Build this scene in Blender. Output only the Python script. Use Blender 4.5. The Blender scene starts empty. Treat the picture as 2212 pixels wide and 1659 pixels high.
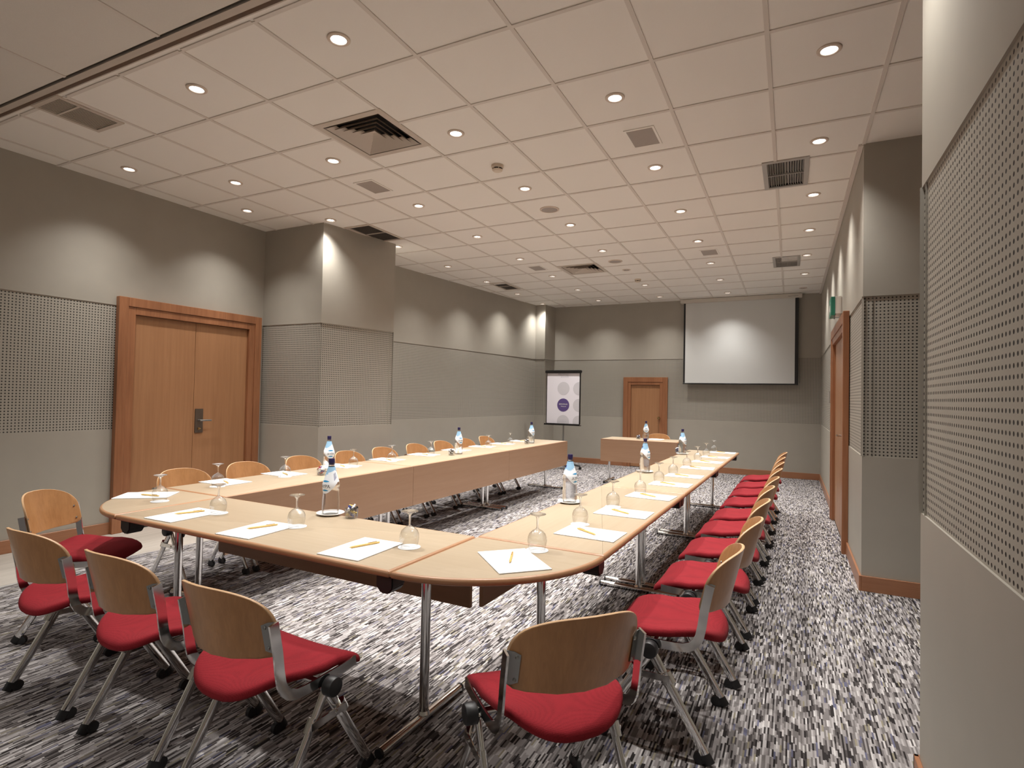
import bpy, bmesh, math, random
from mathutils import Vector, Matrix
random.seed(7)
PI = math.pi
S = bpy.context.scene
C = S.collection
R = math.radians
CZ = 3.298            # ceiling height
ZT = 0.715            # table height
ORD = ['first', 'second', 'third', 'fourth', 'fifth', 'sixth', 'seventh', 'eighth', 'ninth', 'tenth']

# ------------------------------------------------------------------ materials
def new_mat(name):
    m = bpy.data.materials.new(name); m.use_nodes = True
    nt = m.node_tree
    return m, nt, nt.nodes['Principled BSDF']

def node(nt, typ, **kw):
    n = nt.nodes.new(typ)
    for k, v in kw.items():
        setattr(n, k, v)
    return n

def mth(nt, op, a, b=None, c=None):
    n = nt.nodes.new('ShaderNodeMath'); n.operation = op
    for i, v in enumerate((a, b, c)):
        if v is None: continue
        if isinstance(v, (int, float)): n.inputs[i].default_value = v
        else: nt.links.new(v, n.inputs[i])
    return n.outputs[0]

def rgba(c): return (c[0], c[1], c[2], 1.0)

def mixc(nt, fac, a, b):
    n = nt.nodes.new('ShaderNodeMix'); n.data_type = 'RGBA'
    for i, v in ((0, fac), (6, a), (7, b)):
        if isinstance(v, (int, float)): n.inputs[i].default_value = v
        elif isinstance(v, (tuple, list)): n.inputs[i].default_value = rgba(v)
        else: nt.links.new(v, n.inputs[i])
    return n.outputs[2]

def plain(name, col, rough=0.5, metal=0.0, var=0.0, scale=20.0, bump=0.0, spec=0.5, coat=0.0):
    m, nt, p = new_mat(name)
    p.inputs['Base Color'].default_value = rgba(col)
    p.inputs['Roughness'].default_value = rough
    p.inputs['Metallic'].default_value = metal
    p.inputs['Specular IOR Level'].default_value = spec
    p.inputs['Coat Weight'].default_value = coat
    if var or bump:
        tc = node(nt, 'ShaderNodeTexCoord')
        nz = node(nt, 'ShaderNodeTexNoise'); nz.inputs['Scale'].default_value = scale
        nz.inputs['Detail'].default_value = 3
        nt.links.new(tc.outputs['Object'], nz.inputs['Vector'])
        if var:
            f = mth(nt, 'MULTIPLY_ADD', nz.outputs['Fac'], 2 * var, 1 - var)
            mx = node(nt, 'ShaderNodeVectorMath', operation='SCALE')
            mx.inputs[0].default_value = col[:3]
            nt.links.new(f, mx.inputs['Scale'])
            nt.links.new(mx.outputs[0], p.inputs['Base Color'])
        if bump:
            b = node(nt, 'ShaderNodeBump'); b.inputs['Strength'].default_value = bump
            b.inputs['Distance'].default_value = 0.002
            nt.links.new(nz.outputs['Fac'], b.inputs['Height'])
            nt.links.new(b.outputs[0], p.inputs['Normal'])
    return m

def wood(name, dark, light, axis, rough=0.4, stretch=(2.0, 45.0), contrast=1.0, coat=0.0):
    """grain runs along the object's own axis"""
    m, nt, p = new_mat(name)
    tc = node(nt, 'ShaderNodeTexCoord')
    mp = node(nt, 'ShaderNodeMapping')
    sc = [stretch[1]] * 3; sc[axis] = stretch[0]
    mp.inputs['Scale'].default_value = sc
    nt.links.new(tc.outputs['Object'], mp.inputs['Vector'])
    n1 = node(nt, 'ShaderNodeTexNoise'); n1.inputs['Scale'].default_value = 1.0
    n1.inputs['Detail'].default_value = 6; n1.inputs['Roughness'].default_value = 0.65
    n1.inputs['Distortion'].default_value = 0.4
    nt.links.new(mp.outputs[0], n1.inputs['Vector'])
    mp2 = node(nt, 'ShaderNodeMapping')
    sc = [stretch[1] * 0.12] * 3; sc[axis] = stretch[0] * 0.5
    mp2.inputs['Scale'].default_value = sc
    nt.links.new(tc.outputs['Object'], mp2.inputs['Vector'])
    n2 = node(nt, 'ShaderNodeTexNoise'); n2.inputs['Scale'].default_value = 1.0
    n2.inputs['Detail'].default_value = 2
    nt.links.new(mp2.outputs[0], n2.inputs['Vector'])
    f = mth(nt, 'ADD', mth(nt, 'MULTIPLY', n1.outputs['Fac'], 0.6), mth(nt, 'MULTIPLY', n2.outputs['Fac'], 0.4))
    f = mth(nt, 'MULTIPLY_ADD', mth(nt, 'SUBTRACT', f, 0.5), 2.4 * contrast, 0.5)
    cl = node(nt, 'ShaderNodeClamp'); nt.links.new(f, cl.inputs[0])
    nt.links.new(mixc(nt, cl.outputs[0], dark, light), p.inputs['Base Color'])
    p.inputs['Roughness'].default_value = rough
    p.inputs['Coat Weight'].default_value = coat
    p.inputs['Coat Roughness'].default_value = 0.25
    return m

def carpet_mat():
    m, nt, p = new_mat('carpet_strips')
    tc = node(nt, 'ShaderNodeTexCoord')
    sp = node(nt, 'ShaderNodeSeparateXYZ'); nt.links.new(tc.outputs['Object'], sp.inputs[0])
    iu = mth(nt, 'FLOOR', mth(nt, 'DIVIDE', sp.outputs['X'], 0.0068))
    w1 = node(nt, 'ShaderNodeTexWhiteNoise', noise_dimensions='1D'); nt.links.new(iu, w1.inputs['W'])
    # groups of neighbouring strips start together now and then
    ig = mth(nt, 'FLOOR', mth(nt, 'DIVIDE', iu, 3.0))
    w2 = node(nt, 'ShaderNodeTexWhiteNoise', noise_dimensions='1D'); nt.links.new(mth(nt, 'ADD', ig, 0.37), w2.inputs['W'])
    off = mth(nt, 'ADD', mth(nt, 'MULTIPLY', w1.outputs['Value'], 0.45), mth(nt, 'MULTIPLY', w2.outputs['Value'], 9.0))
    iv = mth(nt, 'FLOOR', mth(nt, 'ADD', mth(nt, 'DIVIDE', sp.outputs['Y'], 0.052), off))
    cb = node(nt, 'ShaderNodeCombineXYZ'); nt.links.new(iu, cb.inputs[0]); nt.links.new(iv, cb.inputs[1])
    wn = node(nt, 'ShaderNodeTexWhiteNoise', noise_dimensions='2D'); nt.links.new(cb.outputs[0], wn.inputs['Vector'])
    rp = node(nt, 'ShaderNodeValToRGB'); rp.color_ramp.interpolation = 'CONSTANT'
    stops = [(0.0, (.028, .024, .024)), (.13, (.075, .066, .066)), (.27, (.17, .155, .153)), (.47, (.27, .25, .248)),
             (.70, (.385, .362, .36)), (.88, (.53, .505, .50)), (.945, (.12, .12, .18)), (.975, (.25, .225, .165))]
    el = rp.color_ramp.elements
    while len(el) < len(stops): el.new(0.5)
    for e, (q, c) in zip(el, stops): e.position = q; e.color = rgba(c)
    nt.links.new(wn.outputs['Value'], rp.inputs[0])
    nz = node(nt, 'ShaderNodeTexNoise'); nz.inputs['Scale'].default_value = 420; nz.inputs['Detail'].default_value = 2
    nt.links.new(tc.outputs['Object'], nz.inputs['Vector'])
    nl = node(nt, 'ShaderNodeTexNoise'); nl.inputs['Scale'].default_value = 3.0
    nt.links.new(tc.outputs['Object'], nl.inputs['Vector'])
    f = mth(nt, 'MULTIPLY', mth(nt, 'MULTIPLY_ADD', nz.outputs['Fac'], 0.8, 0.6), mth(nt, 'MULTIPLY_ADD', nl.outputs['Fac'], 0.3, 0.85))
    sc = node(nt, 'ShaderNodeVectorMath', operation='SCALE')
    nt.links.new(rp.outputs[0], sc.inputs[0]); nt.links.new(f, sc.inputs['Scale'])
    nt.links.new(sc.outputs[0], p.inputs['Base Color'])
    p.inputs['Roughness'].default_value = 0.95; p.inputs['Specular IOR Level'].default_value = 0.1
    b = node(nt, 'ShaderNodeBump'); b.inputs['Strength'].default_value = 0.5; b.inputs['Distance'].default_value = 0.002
    nt.links.new(mth(nt, 'ADD', mth(nt, 'MULTIPLY', wn.outputs['Value'], 0.6), nz.outputs['Fac']), b.inputs['Height'])
    nt.links.new(b.outputs[0], p.inputs['Normal'])
    return m

def perforated_mat(col):
    """board with rows of drilled holes, laid out in metres by its UV map"""
    m, nt, p = new_mat('perforated_board')
    uv = node(nt, 'ShaderNodeUVMap')
    sp = node(nt, 'ShaderNodeSeparateXYZ'); nt.links.new(uv.outputs[0], sp.inputs[0])
    P = 0.0245
    fx = mth(nt, 'SUBTRACT', mth(nt, 'FRACT', mth(nt, 'DIVIDE', sp.outputs[0], P)), 0.5)
    fy = mth(nt, 'SUBTRACT', mth(nt, 'FRACT', mth(nt, 'DIVIDE', sp.outputs[1], P)), 0.5)
    d = mth(nt, 'SQRT', mth(nt, 'ADD', mth(nt, 'MULTIPLY', fx, fx), mth(nt, 'MULTIPLY', fy, fy)))
    mr = node(nt, 'ShaderNodeMapRange'); mr.interpolation_type = 'SMOOTHSTEP'
    nt.links.new(d, mr.inputs[0])
    mr.inputs[1].default_value = 0.195; mr.inputs[2].default_value = 0.255
    hole = mr.outputs[0]
    nt.links.new(mixc(nt, hole, (.012, .010, .009), col), p.inputs['Base Color'])
    b = node(nt, 'ShaderNodeBump'); b.inputs['Strength'].default_value = 0.6; b.inputs['Distance'].default_value = 0.004
    nt.links.new(hole, b.inputs['Height']); nt.links.new(b.outputs[0], p.inputs['Normal'])
    p.inputs['Roughness'].default_value = 0.6
    return m

def fabric_mat():
    m, nt, p = new_mat('red_woven_fabric')
    tc = node(nt, 'ShaderNodeTexCoord')
    mp = node(nt, 'ShaderNodeMapping'); mp.inputs['Scale'].default_value = (330, 330, 330)
    nt.links.new(tc.outputs['Object'], mp.inputs[0])
    ck = node(nt, 'ShaderNodeTexVoronoi'); ck.inputs['Scale'].default_value = 1.0
    ck.inputs['Randomness'].default_value = 0.35
    nt.links.new(mp.outputs[0], ck.inputs['Vector'])
    nz = node(nt, 'ShaderNodeTexNoise'); nz.inputs['Scale'].default_value = 9
    nt.links.new(tc.outputs['Object'], nz.inputs['Vector'])
    f = mth(nt, 'MULTIPLY_ADD', ck.outputs['Distance'], -0.55, 1.2)
    f = mth(nt, 'MULTIPLY', f, mth(nt, 'MULTIPLY_ADD', nz.outputs['Fac'], 0.35, 0.82))
    sc = node(nt, 'ShaderNodeVectorMath', operation='SCALE'); sc.inputs[0].default_value = (.235, .013, .020)
    nt.links.new(f, sc.inputs['Scale']); nt.links.new(sc.outputs[0], p.inputs['Base Color'])
    p.inputs['Roughness'].default_value = 0.9; p.inputs['Specular IOR Level'].default_value = 0.2
    p.inputs['Sheen Weight'].default_value = 0.03
    p.inputs['Sheen Tint'].default_value = (1, .6, .6, 1)
    b = node(nt, 'ShaderNodeBump'); b.inputs['Strength'].default_value = 0.35; b.inputs['Distance'].default_value = 0.001
    nt.links.new(ck.outputs['Distance'], b.inputs['Height']); nt.links.new(b.outputs[0], p.inputs['Normal'])
    return m

def thin_glass(name, tint=(.97, .98, .98), edge=0.55):
    """thin clear glass: mostly passes light, mirrors more at grazing angles"""
    m = bpy.data.materials.new(name); m.use_nodes = True
    nt = m.node_tree; nt.nodes.clear()
    out = node(nt, 'ShaderNodeOutputMaterial')
    tr = node(nt, 'ShaderNodeBsdfTransparent')
    gl = node(nt, 'ShaderNodeBsdfGlossy'); gl.inputs['Roughness'].default_value = 0.07
    lw = node(nt, 'ShaderNodeLayerWeight'); lw.inputs['Blend'].default_value = 0.22
    nt.links.new(mixc(nt, lw.outputs['Facing'], tint, (edge, edge, edge)), tr.inputs[0])
    mx = node(nt, 'ShaderNodeMixShader')
    fr = mth(nt, 'MULTIPLY_ADD', lw.outputs['Facing'], 0.60, 0.08)
    nt.links.new(fr, mx.inputs[0]); nt.links.new(tr.outputs[0], mx.inputs[1]); nt.links.new(gl.outputs[0], mx.inputs[2])
    nt.links.new(mx.outputs[0], out.inputs[0])
    return m

def water_glass(name, ior=1.30, mix=.38):
    """filled plastic bottle: bends what lies behind it, some light goes straight on"""
    m = bpy.data.materials.new(name); m.use_nodes = True
    nt = m.node_tree; nt.nodes.clear()
    out = node(nt, 'ShaderNodeOutputMaterial')
    gb = node(nt, 'ShaderNodeBsdfGlass'); gb.inputs['IOR'].default_value = ior; gb.inputs['Color'].default_value = (.97, .985, .99, 1)
    tr = node(nt, 'ShaderNodeBsdfTransparent')
    mx = node(nt, 'ShaderNodeMixShader'); mx.inputs[0].default_value = mix
    nt.links.new(gb.outputs[0], mx.inputs[1]); nt.links.new(tr.outputs[0], mx.inputs[2])
    nt.links.new(mx.outputs[0], out.inputs[0])
    return m

def glow(name, col, strength):
    m = bpy.data.materials.new(name); m.use_nodes = True
    nt = m.node_tree; nt.nodes.clear()
    out = node(nt, 'ShaderNodeOutputMaterial'); e = node(nt, 'ShaderNodeEmission')
    e.inputs[0].default_value = rgba(col); e.inputs[1].default_value = strength
    nt.links.new(e.outputs[0], out.inputs[0])
    return m

PAINT = (.365, .338, .290)
M = {}
M['paint'] = plain('wall_paint', PAINT, 0.55, var=0.05, scale=5, bump=0.05)
M['perf'] = perforated_mat(PAINT)
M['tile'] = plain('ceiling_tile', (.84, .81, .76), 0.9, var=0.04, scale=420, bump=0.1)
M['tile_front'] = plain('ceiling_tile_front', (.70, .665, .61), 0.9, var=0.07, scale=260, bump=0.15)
M['tbar'] = plain('ceiling_bar', (.68, .63, .575), 0.6)
M['dark'] = plain('dark_void', (.008, .007, .006), 0.9)
M['track'] = plain('track_metal', (.52, .46, .40), 0.45)
M['carpet'] = carpet_mat()
M['vinyl'] = wood('vinyl_plank', (.30, .27, .235), (.55, .51, .46), 1, 0.45, (1.2, 26), 0.9)
M['strip'] = plain('floor_strip', (.75, .75, .75), 0.35, 0.6)
M['door'] = wood('door_veneer', (.27, .125, .056), (.42, .215, .105), 2, 0.38, (1.3, 30), 0.8)
M['door_frame'] = wood('door_frame_wood', (.20, .078, .034), (.38, .165, .078), 2, 0.35, (2.0, 38), 1.0)
M['base'] = wood('baseboard_wood', (.25, .105, .050), (.38, .175, .092), 0, 0.35, (1.5, 40), 0.9)
M['beech'] = wood('beech_laminate', (.36, .275, .185), (.44, .355, .255), 0, 0.33, (1.6, 42), 0.75)
M['beech_edge'] = wood('beech_edge', (.33, .165, .083), (.43, .24, .13), 0, 0.35, (2.0, 50), 0.8)
M['panel'] = wood('modesty_veneer', (.29, .165, .098), (.36, .22, .138), 0, 0.4, (1.6, 34), 0.8)
M['ply'] = wood('chair_plywood', (.33, .155, .058), (.50, .255, .105), 2, 0.3, (4.0, 70), 0.9, coat=0.3)
M['ply_edge'] = plain('plywood_edge', (.60, .38, .21), 0.5, var=0.15, scale=120)
M['fabric'] = fabric_mat()
M['chrome'] = plain('chrome', (.78, .78, .77), 0.10, 1.0)
M['steel'] = plain('grey_steel', (.36, .37, .36), 0.35, 0.9)
M['black'] = plain('black_plastic', (.010, .010, .011), 0.45)
M['blackm'] = plain('black_metal', (.013, .012, .012), 0.35, 0.3)
M['paper'] = plain('white_paper', (.84, .85, .87), 0.7)
M['print'] = plain('pale_print', (.70, .72, .75), 0.7)
M['ink'] = plain('grey_ink', (.42, .44, .50), 0.7)
M['pad'] = plain('pad_board', (.16, .15, .15), 0.8)
M['pen'] = plain('bamboo_pen', (.66, .44, .14), 0.4, var=0.12, scale=90)
M['pen_dark'] = plain('pen_dark_ring', (.35, .18, .05), 0.4)
M['glass'] = thin_glass('clear_glass', edge=0.80)
M['crystal'] = water_glass('solid_glass', 1.45, .3)
M['water'] = water_glass('water_bottle_plastic')
M['cap'] = plain('navy_cap', (.018, .012, .065), 0.35)
M['lab_w'] = plain('label_white', (.80, .84, .90), 0.45)
M['lab_b'] = plain('label_blue', (.30, .52, .74), 0.45)
M['lab_d'] = plain('label_navy', (.05, .06, .22), 0.45)
M['lab_s'] = plain('label_swoosh', (.03, .27, .52), 0.4)
M['lab_k'] = plain('label_black', (.012, .014, .03), 0.5)
M['china'] = plain('white_china', (.82, .83, .81), 0.15)
M['brass'] = plain('antique_brass', (.45, .33, .17), 0.22, 1.0)
M['bronze'] = plain('bronze_plate', (.17, .14, .115), 0.4, 0.8)
M['screen'] = plain('screen_fabric', (.66, .67, .66), 0.9)
M['housing'] = plain('screen_housing', (.62, .58, .52), 0.45)
M['cream'] = plain('cream_plastic', (.66, .56, .45), 0.4)
M['white'] = plain('white_plastic', (.80, .78, .74), 0.4)
M['green'] = plain('exit_green', (.02, .20, .13), 0.4)
M['grey_mesh'] = plain('speaker_mesh', (.36, .315, .28), 0.7, var=0.1, scale=300)
M['vent'] = plain('vent_metal', (.56, .49, .42), 0.4)
M['vent_g'] = plain('vent_grey_metal', (.45, .43, .40), 0.4, 0.3)
M['vent_dark'] = plain('vent_dark_mesh', (.10, .085, .072), 0.5)
M['reflector'] = plain('lamp_reflector', (.88, .89, .92), 0.18, 1.0)
M['ring'] = plain('lamp_ring', (.66, .56, .47), 0.4)
M['bulb'] = glow('lamp_light', (1.0, .985, .96), 7.0)
M['bulb_off'] = plain('lamp_off', (.35, .33, .30), 0.3)
M['sheet'] = plain('flip_sheet', (.74, .71, .76), 0.7)
M['sheet_c'] = plain('flip_circle', (.56, .54, .57), 0.7)
M['purple'] = plain('flip_purple', (.090, .055, .19), 0.6)
M['foil_w'] = plain('candy_white', (.80, .80, .82), 0.25)
M['foil_b'] = plain('candy_blue', (.05, .07, .28), 0.25)
M['foil_y'] = plain('candy_gold', (.62, .44, .10), 0.25, 0.4)
M['foil_r'] = plain('candy_red', (.30, .03, .04), 0.25)
M['foil_k'] = plain('candy_dark', (.03, .025, .03), 0.3)

# ------------------------------------------------------------------ mesh helpers
def box(bm, x0, x1, y0, y1, z0, z1, mat=0, mtx=None):
    vs = [bm.verts.new((x, y, z)) for x in (x0, x1) for y in (y0, y1) for z in (z0, z1)]
    if mtx is not None:
        for v in vs: v.co = mtx @ v.co
    for f in ((0, 1, 3, 2), (4, 6, 7, 5), (0, 4, 5, 1), (2, 3, 7, 6), (0, 2, 6, 4), (1, 5, 7, 3)):
        fc = bm.faces.new([vs[i] for i in f]); fc.material_index = mat
    return vs

def lathe(bm, prof, n=24, mat=0, ctr=(0, 0), axis='z'):
    rings = []
    for r, z in prof:
        if r < 1e-6:
            rings.append([bm.verts.new((ctr[0], ctr[1], z))])
        else:
            rings.append([bm.verts.new((ctr[0] + r * math.cos(2 * PI * i / n), ctr[1] + r * math.sin(2 * PI * i / n), z)) for i in range(n)])
    allv = [v for r in rings for v in r]
    for a, b in zip(rings, rings[1:]):
        for i in range(n):
            j = (i + 1) % n
            if len(a) == 1 and len(b) == 1: continue
            if len(a) == 1: q = [a[0], b[j], b[i]]
            elif len(b) == 1: q = [a[i], a[j], b[0]]
            else: q = [a[i], a[j], b[j], b[i]]
            f = bm.faces.new(q); f.material_index = mat
    return allv

def cyl(bm, p0, p1, r, n=16, mat=0, r1=None):
    p0 = Vector(p0); p1 = Vector(p1); d = p1 - p0; L = d.length
    q = d.to_track_quat('Z', 'Y').to_matrix().to_4x4()
    if r1 is None: r1 = r
    vs = lathe(bm, [(0, 0), (r, 0), (r1, L), (0, L)], n, mat)
    mt = Matrix.Translation(p0) @ q
    for v in vs: v.co = mt @ v.co

def sweep(bm, pts, sec, ref, mat=0, caps=True):
    """sec: cross-section [(a, b)]; a runs along ref, b along the other normal"""
    pts = [Vector(p) for p in pts]; ref = Vector(ref).normalized()
    rings = []
    for i, p in enumerate(pts):
        t = (pts[min(i + 1, len(pts) - 1)] - pts[max(i - 1, 0)]).normalized()
        n1 = (ref - t * ref.dot(t)).normalized(); n2 = t.cross(n1)
        rings.append([bm.verts.new(p + n1 * a + n2 * b) for a, b in sec])
    k = len(sec)
    for a, b in zip(rings, rings[1:]):
        for i in range(k):
            f = bm.faces.new([a[i], a[(i + 1) % k], b[(i + 1) % k], b[i]]); f.material_index = mat
    if caps:
        for r in (rings[0][::-1], rings[-1]):
            f = bm.faces.new(r); f.material_index = mat

def oval(a, b, n=14): return [(a * math.cos(2 * PI * i / n), b * math.sin(2 * PI * i / n)) for i in range(n)]
def rect(a, b): return [(a, b), (-a, b), (-a, -b), (a, -b)]

def slab(bm, outline, prof, top=0, side=1):
    """outline: closed convex-ish polygon, counter-clockwise; prof: [(inset, z)] from the top cap to the bottom cap"""
    n = len(outline); nor = []
    for i in range(n):
        a = Vector(outline[i - 1]); b = Vector(outline[i]); c = Vector(outline[(i + 1) % n])
        e1 = (b - a).normalized(); e2 = (c - b).normalized()
        m1 = Vector((e1.y, -e1.x)); m2 = Vector((e2.y, -e2.x))
        h = (m1 + m2); h = h / max(0.3, (1 + m1.dot(m2)))
        nor.append(h)
    rings = [[bm.verts.new((outline[i][0] - nor[i].x * ins, outline[i][1] - nor[i].y * ins, z)) for i in range(n)] for ins, z in prof]
    f = bm.faces.new(rings[0]); f.material_index = top
    for a, b in zip(rings, rings[1:]):
        for i in range(n):
            j = (i + 1) % n
            f = bm.faces.new([a[j], a[i], b[i], b[j]]); f.material_index = side
    f = bm.faces.new(rings[-1][::-1]); f.material_index = side

def build(name, bm, mats, parent=None, sharp=32, smooth=True):
    bmesh.ops.recalc_face_normals(bm, faces=bm.faces)
    lim = R(sharp)
    for f in bm.faces: f.smooth = smooth
    for e in bm.edges:
        if len(e.link_faces) == 2 and e.calc_face_angle(0) > lim: e.smooth = False
    me = bpy.data.meshes.new(name); bm.to_mesh(me); bm.free()
    if not isinstance(mats, (list, tuple)): mats = [mats]
    for m in mats: me.materials.append(M[m] if isinstance(m, str) else m)
    o = bpy.data.objects.new(name, me); C.objects.link(o)
    if parent is not None: o.parent = parent
    return o

def tag(o, label, cat, group=None):
    o['label'] = label; o['category'] = cat
    if group: o['group'] = group
    return o

def thing(name, label, cat, loc=(0, 0, 0), rz=0.0, group=None):
    o = bpy.data.objects.new(name, None); C.objects.link(o)
    o.empty_display_size = 0.1
    o.location = loc; o.rotation_euler = (0, 0, rz)
    return tag(o, label, cat, group)

def struct(name, bm, mats, parent=None, **kw):
    o = build(name, bm, mats, parent, **kw)
    if parent is None: o['kind'] = 'structure'
    return o

def struct_root(name, loc=(0, 0, 0), rz=0.0):
    o = bpy.data.objects.new(name, None); C.objects.link(o); o.location = loc; o.rotation_euler = (0, 0, rz)
    o['kind'] = 'structure'
    return o

def dup(root, loc, rz, label, group=None):
    kids = {}
    for o in bpy.data.objects:
        if o.parent is not None: kids.setdefault(o.parent.name, []).append(o)
    r = root.copy(); C.objects.link(r); r.location = loc; r.rotation_euler = (0, 0, rz)
    r['label'] = label
    if group: r['group'] = group
    def rec(src, dst):
        for ch in kids.get(src.name, []):
            c = ch.copy(); C.objects.link(c); c.parent = dst
            rec(ch, c)
    rec(root, r)
    return r

def text_faces(bm, s, size, place, mat=0, shear=0.0, align='CENTER'):
    """flat lettering: place(x, y) gives the 3-D point of each letter corner"""
    cu = bpy.data.curves.new('t', 'FONT'); cu.body = s; cu.size = size; cu.align_x = align; cu.shear = shear
    cu.resolution_u = 3
    o = bpy.data.objects.new('t', cu); C.objects.link(o)
    dg = bpy.context.evaluated_depsgraph_get(); dg.update()
    me = bpy.data.meshes.new_from_object(o.evaluated_get(dg))
    vs = [bm.verts.new(place(v.co.x, v.co.y)) for v in me.vertices]
    for p in me.polygons:
        try:
            f = bm.faces.new([vs[i] for i in p.vertices]); f.material_index = mat
        except ValueError: pass
    C.objects.unlink(o); bpy.data.objects.remove(o); bpy.data.curves.remove(cu); bpy.data.meshes.remove(me)

def disc(bm, c, r, n=28, mat=0, clip=None):
    pts = [(c[0] + r * math.cos(2 * PI * i / n), c[1] + r * math.sin(2 * PI * i / n)) for i in range(n)]
    if clip: pts = [(min(max(x, clip[0]), clip[1]), min(max(y, clip[2]), clip[3])) for x, y in pts]
    return pts

# ------------------------------------------------------------------ room shell
WZ1, WZ2 = 0.98, 2.16
def wall(name, A, B, panel=True, upper=True):
    """A to B seen from the room with A on its left; thickness goes away from the room"""
    A = Vector((A[0], A[1], 0)); B = Vector((B[0], B[1], 0))
    d = (B - A).normalized(); L = (B - A).length; n = Vector((d.y, -d.x, 0))     # n points into the room
    bm = bmesh.new(); uvl = bm.loops.layers.uv.new('UVMap')
    def quad(s0, s1, z0, z1, dep, mat):
        vs = [bm.verts.new(A + d * s - n * dep + Vector((0, 0, z))) for s, z in ((s0, z0), (s1, z0), (s1, z1), (s0, z1))]
        f = bm.faces.new(vs); f.material_index = mat
        for lp, (s, z) in zip(f.loops, ((s0, z0), (s1, z0), (s1, z1), (s0, z1))): lp[uvl].uv = (s, z - WZ1)
    def ledge(z, d0, d1):
        vs = [bm.verts.new(A + d * s - n * dp + Vector((0, 0, z))) for s, dp in ((0, d0), (L, d0), (L + .007, d1), (-.007, d1))]
        f = bm.faces.new(vs); f.material_index = 0
    if panel:
        g = 0.007
        quad(0, L, 0, WZ1, 0, 0); ledge(WZ1, 0, g); quad(-g, L + g, WZ1, WZ2, g, 1); ledge(WZ2, 0, g); quad(0, L, WZ2, CZ + .01, 0, 0)
    else:
        quad(0, L, 0, CZ + .01, 0, 0)
    # back and ends, so that the wall has its own thickness
    t = 0.06
    quad(L, 0, 0, CZ + .01, t, 0)
    me = bpy.data.meshes.new(name); bm.to_mesh(me); bm.free()
    me.materials.append(M['paint']); me.materials.append(M['perf'])
    o = bpy.data.objects.new(name, me); C.objects.link(o); o['kind'] = 'structure'
    return o

def baseboard(name, A, B, h=0.11, t=0.016, e0=0.0, e1=0.0):
    A = Vector((A[0], A[1], 0)); B = Vector((B[0], B[1], 0)); d = (B - A).normalized(); L = (B - A).length
    bm = bmesh.new()
    box(bm, -e0, L + e1, -t, 0.0, 0, h)
    bmesh.ops.bevel(bm, geom=[e for e in bm.edges], offset=0.002, segments=1, affect='EDGES')
    o = struct(name, bm, 'base')
    o.location = A; o.rotation_euler = (0, 0, math.atan2(d.y, d.x))
    return o

pts = dict(a=(-4.52, -6.4), b=(-4.385, 1.54), c=(-3.44, 1.54), d=(-3.255, 2.60), e=(-4.13, 2.75), f=(-3.52, 7.66), g=(-3.30, 7.66),
           h=(-3.25, 8.09), i=(1.80, 8.09), j=(1.80, 1.69), k=(2.95, 1.69), l=(2.95, -0.69), m=(1.75, -0.69), n=(1.75, -6.4))
pts['a'] = (-4.385 - 0.0157 * 7.94, -6.4)
wall('wall_left', pts['a'], pts['b'])
wall('wall_left_column', pts['b'], pts['c'])
wall('wall_left_column_side', pts['c'], pts['d'])
wall('wall_left_recess', pts['d'], pts['e'])
wall('wall_left_far', pts['e'], pts['f'])
wall('wall_back_pilaster', pts['f'], pts['g'])
wall('wall_back_pilaster_side', pts['g'], pts['h'])
wall('wall_back', pts['h'], pts['i'])
wall('wall_right', pts['i'], pts['j'])
wall('wall_right_pier', pts['j'], pts['k'])
wall('wall_right_alcove', pts['k'], pts['l'])
wall('wall_right_near_end', pts['l'], pts['m'])
wall('wall_right_near', pts['m'], pts['n'])
wall('wall_front', pts['n'], pts['a'], panel=False)

def lx(y): return -4.385 + 0.0157 * (y - 1.54)           # left wall x at y
baseboard('baseboard_left', (lx(-6.3), -6.3), (lx(-0.09), -0.09))
baseboard('baseboard_left_column', pts['b'], pts['c'], e1=.016)
baseboard('baseboard_left_column_side', pts['c'], pts['d'], e1=.016)
baseboard('baseboard_left_far', pts['e'], pts['f'])
baseboard('baseboard_back_pilaster', pts['f'], pts['g'], e1=.016)
baseboard('baseboard_back_1', pts['h'], (-1.722, 8.09))
baseboard('baseboard_back_2', (-0.84, 8.09), pts['i'])
baseboard('baseboard_right_1', pts['i'], (1.80, 4.55))
baseboard('baseboard_right_2', (1.80, 2.75), pts['j'], e1=.016)
baseboard('baseboard_right_pier', pts['j'], pts['k'])
baseboard('baseboard_right_near', pts['m'], pts['n'], e0=.016)
baseboard('baseboard_right_near_end', pts['l'], pts['m'], e1=.016)

# floor: carpet and the vinyl planks by the double door
EDGE = [(-3.33, -6.4), (-3.48, -1.26), (-3.497, -0.77), (-3.50, -0.39), (-3.42, 0.16), (-3.36, 1.54)]
bm = bmesh.new()
right = [(3.05, -6.5), (3.05, 8.2), (-4.2, 8.2), (-4.4, 1.6), (-3.36, 1.6)]
bm.faces.new([bm.verts.new((x, y, 0)) for x, y in right + EDGE[::-1]])
bmesh.ops.triangulate(bm, faces=bm.faces)
fl = struct('floor', bm, 'carpet')
bm = bmesh.new()
bm.faces.new([bm.verts.new((x, y, 0)) for x, y in EDGE + [(-4.5, 1.6), (-4.7, -6.4)]])
bmesh.ops.triangulate(bm, faces=bm.faces)
struct('floor_entrance', bm, 'vinyl')
bm = bmesh.new()
sweep(bm, [(x, y, 0.001) for x, y in EDGE], rect(0.013, 0.002), (1, 0, 0))
struct('trim_1', bm, 'strip')

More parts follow.
